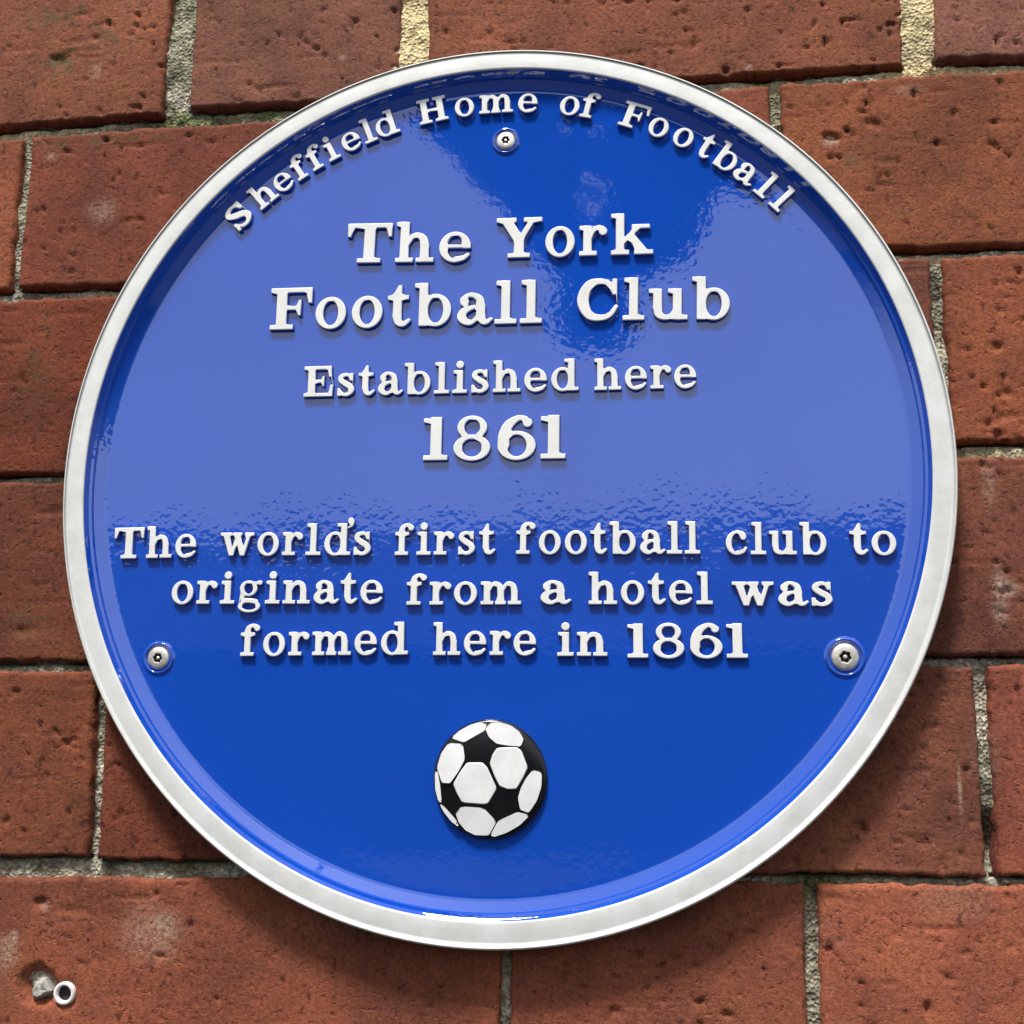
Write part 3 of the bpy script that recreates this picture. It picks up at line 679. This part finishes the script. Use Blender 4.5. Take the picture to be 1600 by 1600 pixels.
# ------------------------------------------------------------------ screws
def circ(cx, cz): return (np.array([cx, cz]), np.eye(2)*0.0)
def lathe_c(name, cx, cz, prof, mat, parent=None, n=48, cap=True):
    V = []; fs = []
    for r_, h in prof:
        for i in range(n): t = 2*math.pi*i/n; V.append((cx+r_*math.cos(t), -h, cz+r_*math.sin(t)))
    for k in range(len(prof)-1):
        for i in range(n): j = (i+1) % n; fs.append((k*n+i, k*n+j, (k+1)*n+j, (k+1)*n+i))
    if cap: fs.append(tuple((len(prof)-1)*n+i for i in range(n)))
    me = mesh(name, V, fs); bm = bmesh.new(); bm.from_mesh(me); bmesh.ops.recalc_face_normals(bm, faces=bm.faces); bm.to_mesh(me); bm.free()
    if parent: return link(name, me, parent, mat)
    return child(name, me, mat)
PX = .000286
for (x, y, rp, ro, turn) in ((790, 219, 15.2, 23, 10), (246.5, 1028, 17, 21, 40), (1321, 1026.5, 19.5, 25, 75)):
    c = P(x, y, HF+.0012); r0 = rp*PX
    # painted boss with countersink
    lathe_c('screw_seat', c[0], c[2], [(r0*1.62, HF-.0001), (r0*1.52, HF+.0003), (r0*1.44, HF+.0008), (r0*1.36, HF+.0010), (r0*1.28, HF+.0009), (r0*1.25, HF+.00003), (r0*.9, HF+.00002)], M_BLUE, cap=False)
    sc = lathe_c('screw', c[0], c[2], [(r0*1.06, HF-.001), (r0*1.04, HF+.0006), (r0*1.0, HF+.0009), (r0*.9, HF+.0012), (r0*.7, HF+.0014), (r0*.50, HF+.0015)], M_STEEL, cap=False)
    # six lobed socket wall and floor, with its centre pin
    n = 48; V = []; fs = []
    def lob(i): t = 2*math.pi*i/n; return r0*(.42+.05*math.cos(6*t+R(turn))), t
    for lv, hh in enumerate((HF+.0015, HF+.0014, HF+.0003)):
        for i in range(n):
            rr, t = lob(i); rr = r0*.50 if lv == 0 else rr; V.append((c[0]+rr*math.cos(t), -hh, c[2]+rr*math.sin(t)))
    for k in range(2):
        for i in range(n): j = (i+1) % n; fs.append((k*n+i, k*n+j, (k+1)*n+j, (k+1)*n+i))
    fs.append(tuple(2*n+i for i in range(n)))
    me = mesh('socket', V, fs, False); me.materials.append(M_STEEL); me.materials.append(M_DARK)
    for p in me.polygons: p.material_index = 0 if p.index < n else 1
    link('socket', me, sc)
    lathe_c('pin', c[0], c[2], [(r0*.17, HF+.0002), (r0*.17, HF+.0011), (r0*.12, HF+.0013)], M_STEEL, sc, 16)

# ------------------------------------------------------------------ fixings left in the lower left brick
def mark(o): return o
c = P(98.5, 1553, .001); rp = 17.2*PX
plug = lathe_c('wall_plug', c[0], c[2], [(rp*1.0, -.006), (rp*1.0, .0001), (rp*.95, .0006), (rp*.76, .0007), (rp*.67, .0003), (rp*.64, -.001), (rp*.62, -.0055)], M_PLUG, wall, 40, False)
plug.parent = None
tag(plug, 'round white plastic wall plug with dark hole, set in the lower left brick', 'wall plug')
hole = lathe_c('bore', c[0], c[2], [(rp*.66, -.0006), (rp*.62, -.0020)], M_DARK, plug, 40, True)  # shallow near-black disc painted in place of the deep hole's shade
random.seed(11)
pts = [(47,1548),(52,1536),(62,1529),(68,1530),(74,1540),(79,1549),(73,1553),(66,1559),(55,1563),(47,1560)]
q = np.array([P(x, y, .0005) for x, y in pts]); cc = q.mean(0)
V = [(p[0], .006, p[2]) for p in q]+[(p[0], +.0010+.0009*random.random(), p[2]) for p in q]
V += [(cc[0]+(p[0]-cc[0])*.62, -.0002-.0010*random.random(), cc[2]+(p[2]-cc[2])*.62) for p in q]+[(cc[0], -.0006, cc[2])]
n = len(q); fs = []
for k in range(2):
    for i in range(n): j = (i+1) % n; fs.append((k*n+i, k*n+j, (k+1)*n+j, (k+1)*n+i))
for i in range(n): fs.append((2*n+i, 2*n+(i+1) % n, 3*n))
stub = link('broken_plug', mesh('broken_plug', V, fs, False), None, M_STUB)
tag(stub, 'crumbled grey broken plug stub in a chipped hole beside the white wall plug', 'wall plug')

# ------------------------------------------------------------------ the place the glossy paint mirrors
def asphalt():
    return plain('grey_paving', (.022, .021, .020), .9, 0, 6, .25, .004)
g = 60
gm = mesh('pavement', [(-g, -g, 0), (g, -g, 0), (g, 8, 0), (-g, 8, 0)], [(0, 1, 2, 3)], False)
tag(link('pavement', gm, None, asphalt()), kind='structure')
M_SLATE = plain('slate_roof', (.035, .037, .042), .7, 0, 3, .3, .01)
M_FARBR = plain('dark_far_brick', (.075, .035, .022), .9, 0, 5, .3, .01)
M_GLASS = plain('dark_window_glass', (.01, .011, .013), .08, 0, 2, .1, 0)
M_FRAME = plain('grey_window_frame', (.14, .14, .14), .6)
hb = tag(link('low_building', None), 'long low dark brick building with slate roof across the road', 'building'); hb.location = (-3, -22, 0)
box('wall', (-16, -3, 0), (16, 0, 3.6), M_FARBR, hb)
rv = [(-16.3, .3, 3.55), (16.3, .3, 3.55), (16.3, -1.9, 6.25), (-16.3, -1.9, 6.25), (-16.3, -4.1, 3.55), (16.3, -4.1, 3.55)]
link('roof', mesh('roof', rv, [(0, 1, 2, 3), (3, 2, 5, 4), (0, 3, 4), (1, 5, 2), (0, 4, 5, 1)], False), hb, M_SLATE)
for i in range(8):
    xx = -14+i*4
    fr = box('window', (xx-.6, 0, 1.1), (xx+.6, .06, 2.7), M_FRAME, hb)
    box('pane', (xx-.52, .061, 1.18), (xx-.03, .075, 2.62), M_GLASS, fr); box('pane', (xx+.03, .061, 1.18), (xx+.52, .075, 2.62), M_GLASS, fr)
# overhanging tree, its drooping spray mirrored in the top of the plaque
DARKP = [(590,84),(640,170),(700,225),(745,285),(790,315),(800,345),(835,395),(870,425),(893,445),(870,470),(868,505),(895,535),(950,547),(985,525),(988,480),(962,440),(1010,425),(1062,405),(1098,352),(1112,300),(1125,285),(1165,300),(1210,300),(1250,330),(1300,350),(1330,330),(1340,84)]
def inside(x, y, p):
    r_ = False
    for i in range(len(p)):
        a, b = p[i], p[i-1]
        if (a[1] > y) != (b[1] > y) and x < (b[0]-a[0])*(y-a[1])/(b[1]-a[1])+a[0]: r_ = not r_
    return r_
random.seed(3); V = []; fs = []
cnt = 0
while cnt < 17000:
    x, y = random.uniform(540, 1350), random.uniform(80, 560)
    if not inside(x, y, DARKP): continue
    if ((x-922)/34)**2+((y-303)/40)**2 < 1 and random.random() < .93: continue
    if ((x-905)/50)**2+((y-205)/16)**2 < 1 and random.random() < .8: continue
    d = ray(x, y); hit = CAM+d*(DIST-HF); dr = np.array([d[0], -1, d[2]]); T = random.uniform(3.9, 4.5)
    p = Vector(hit+dr*T); s = random.uniform(.028, .048)
    a = Vector((random.gauss(0, 1), random.gauss(0, 1), random.gauss(0, 1))).normalized(); b = a.orthogonal().normalized()*s*.6; a = a*s
    k = len(V); nrm = a.cross(b).normalized()*s*.15
    V += [p-a, p+b+nrm, p+a, p-b+nrm]; fs += [(k, k+1, k+2), (k, k+2, k+3)]; cnt += 1
# crown above, out of the mirror's reach
for _ in range(9000):
    p = Vector((random.gauss(7.0, 1.2), -5.0+random.gauss(0, 1.0), 9.8+random.gauss(0, .8))); s = random.uniform(.05, .08)
    a = Vector((random.gauss(0, 1), random.gauss(0, 1), random.gauss(0, 1))).normalized(); b = a.orthogonal().normalized()*s*.6; a = a*s
    k = len(V); V += [p-a, p+b, p+a, p-b]; fs += [(k, k+1, k+2), (k, k+2, k+3)]
M_LEAF = plain('dark_green_leaf', (.035, .06, .02), .6, 0, 8, .4, 0)
M_BARK = plain('brown_bark', (.07, .05, .035), .9, 0, 30, .4, .005)
tree = tag(link('overhanging_tree', None), 'tree with a drooping leafy spray hanging over the pavement opposite the plaque', 'tree'); tree.location = (8.0, -5.0, 0)
cr = link('crown', mesh('crown', V, fs, False), tree, M_LEAF); cr.matrix_parent_inverse = Matrix.Translation((-8.0, 5.0, 0)); cr['kind'] = 'stuff'
def limb(name, pts, parent):
    V = []; fs = []; n = 10
    for (x, y, z, r_) in pts:
        for i in range(n): t = 2*math.pi*i/n; V.append((x+r_*math.cos(t), y+r_*math.sin(t)*.6, z+r_*math.sin(t)*.8))
    for k in range(len(pts)-1):
        for i in range(n): j = (i+1) % n; fs.append((k*n+i, k*n+j, (k+1)*n+j, (k+1)*n+i))
    return link(name, mesh(name, V, fs), parent, M_BARK)
V = []; fs = []; n = 12
for z, r_ in ((0, .34), (.6, .27), (3, .24), (6, .2), (8.4, .14), (10, .05)):
    for i in range(n): t = 2*math.pi*i/n; V.append((r_*math.cos(t), r_*math.sin(t), z))
for k in range(5):
    for i in range(n): j = (i+1) % n; fs.append((k*n+i, k*n+j, (k+1)*n+j, (k+1)*n+i))
link('trunk', mesh('trunk', V, fs), tree, M_BARK)
limb('limb', [(0, 0, 7.8, .11), (-1.6, .2, 8.8, .09), (-4, .5, 9.2, .07), (-6.2, .7, 8.6, .05), (-7.3, .8, 7.2, .03), (-7.7, .8, 5.8, .02), (-7.8, .8, 4.7, .012)], tree)
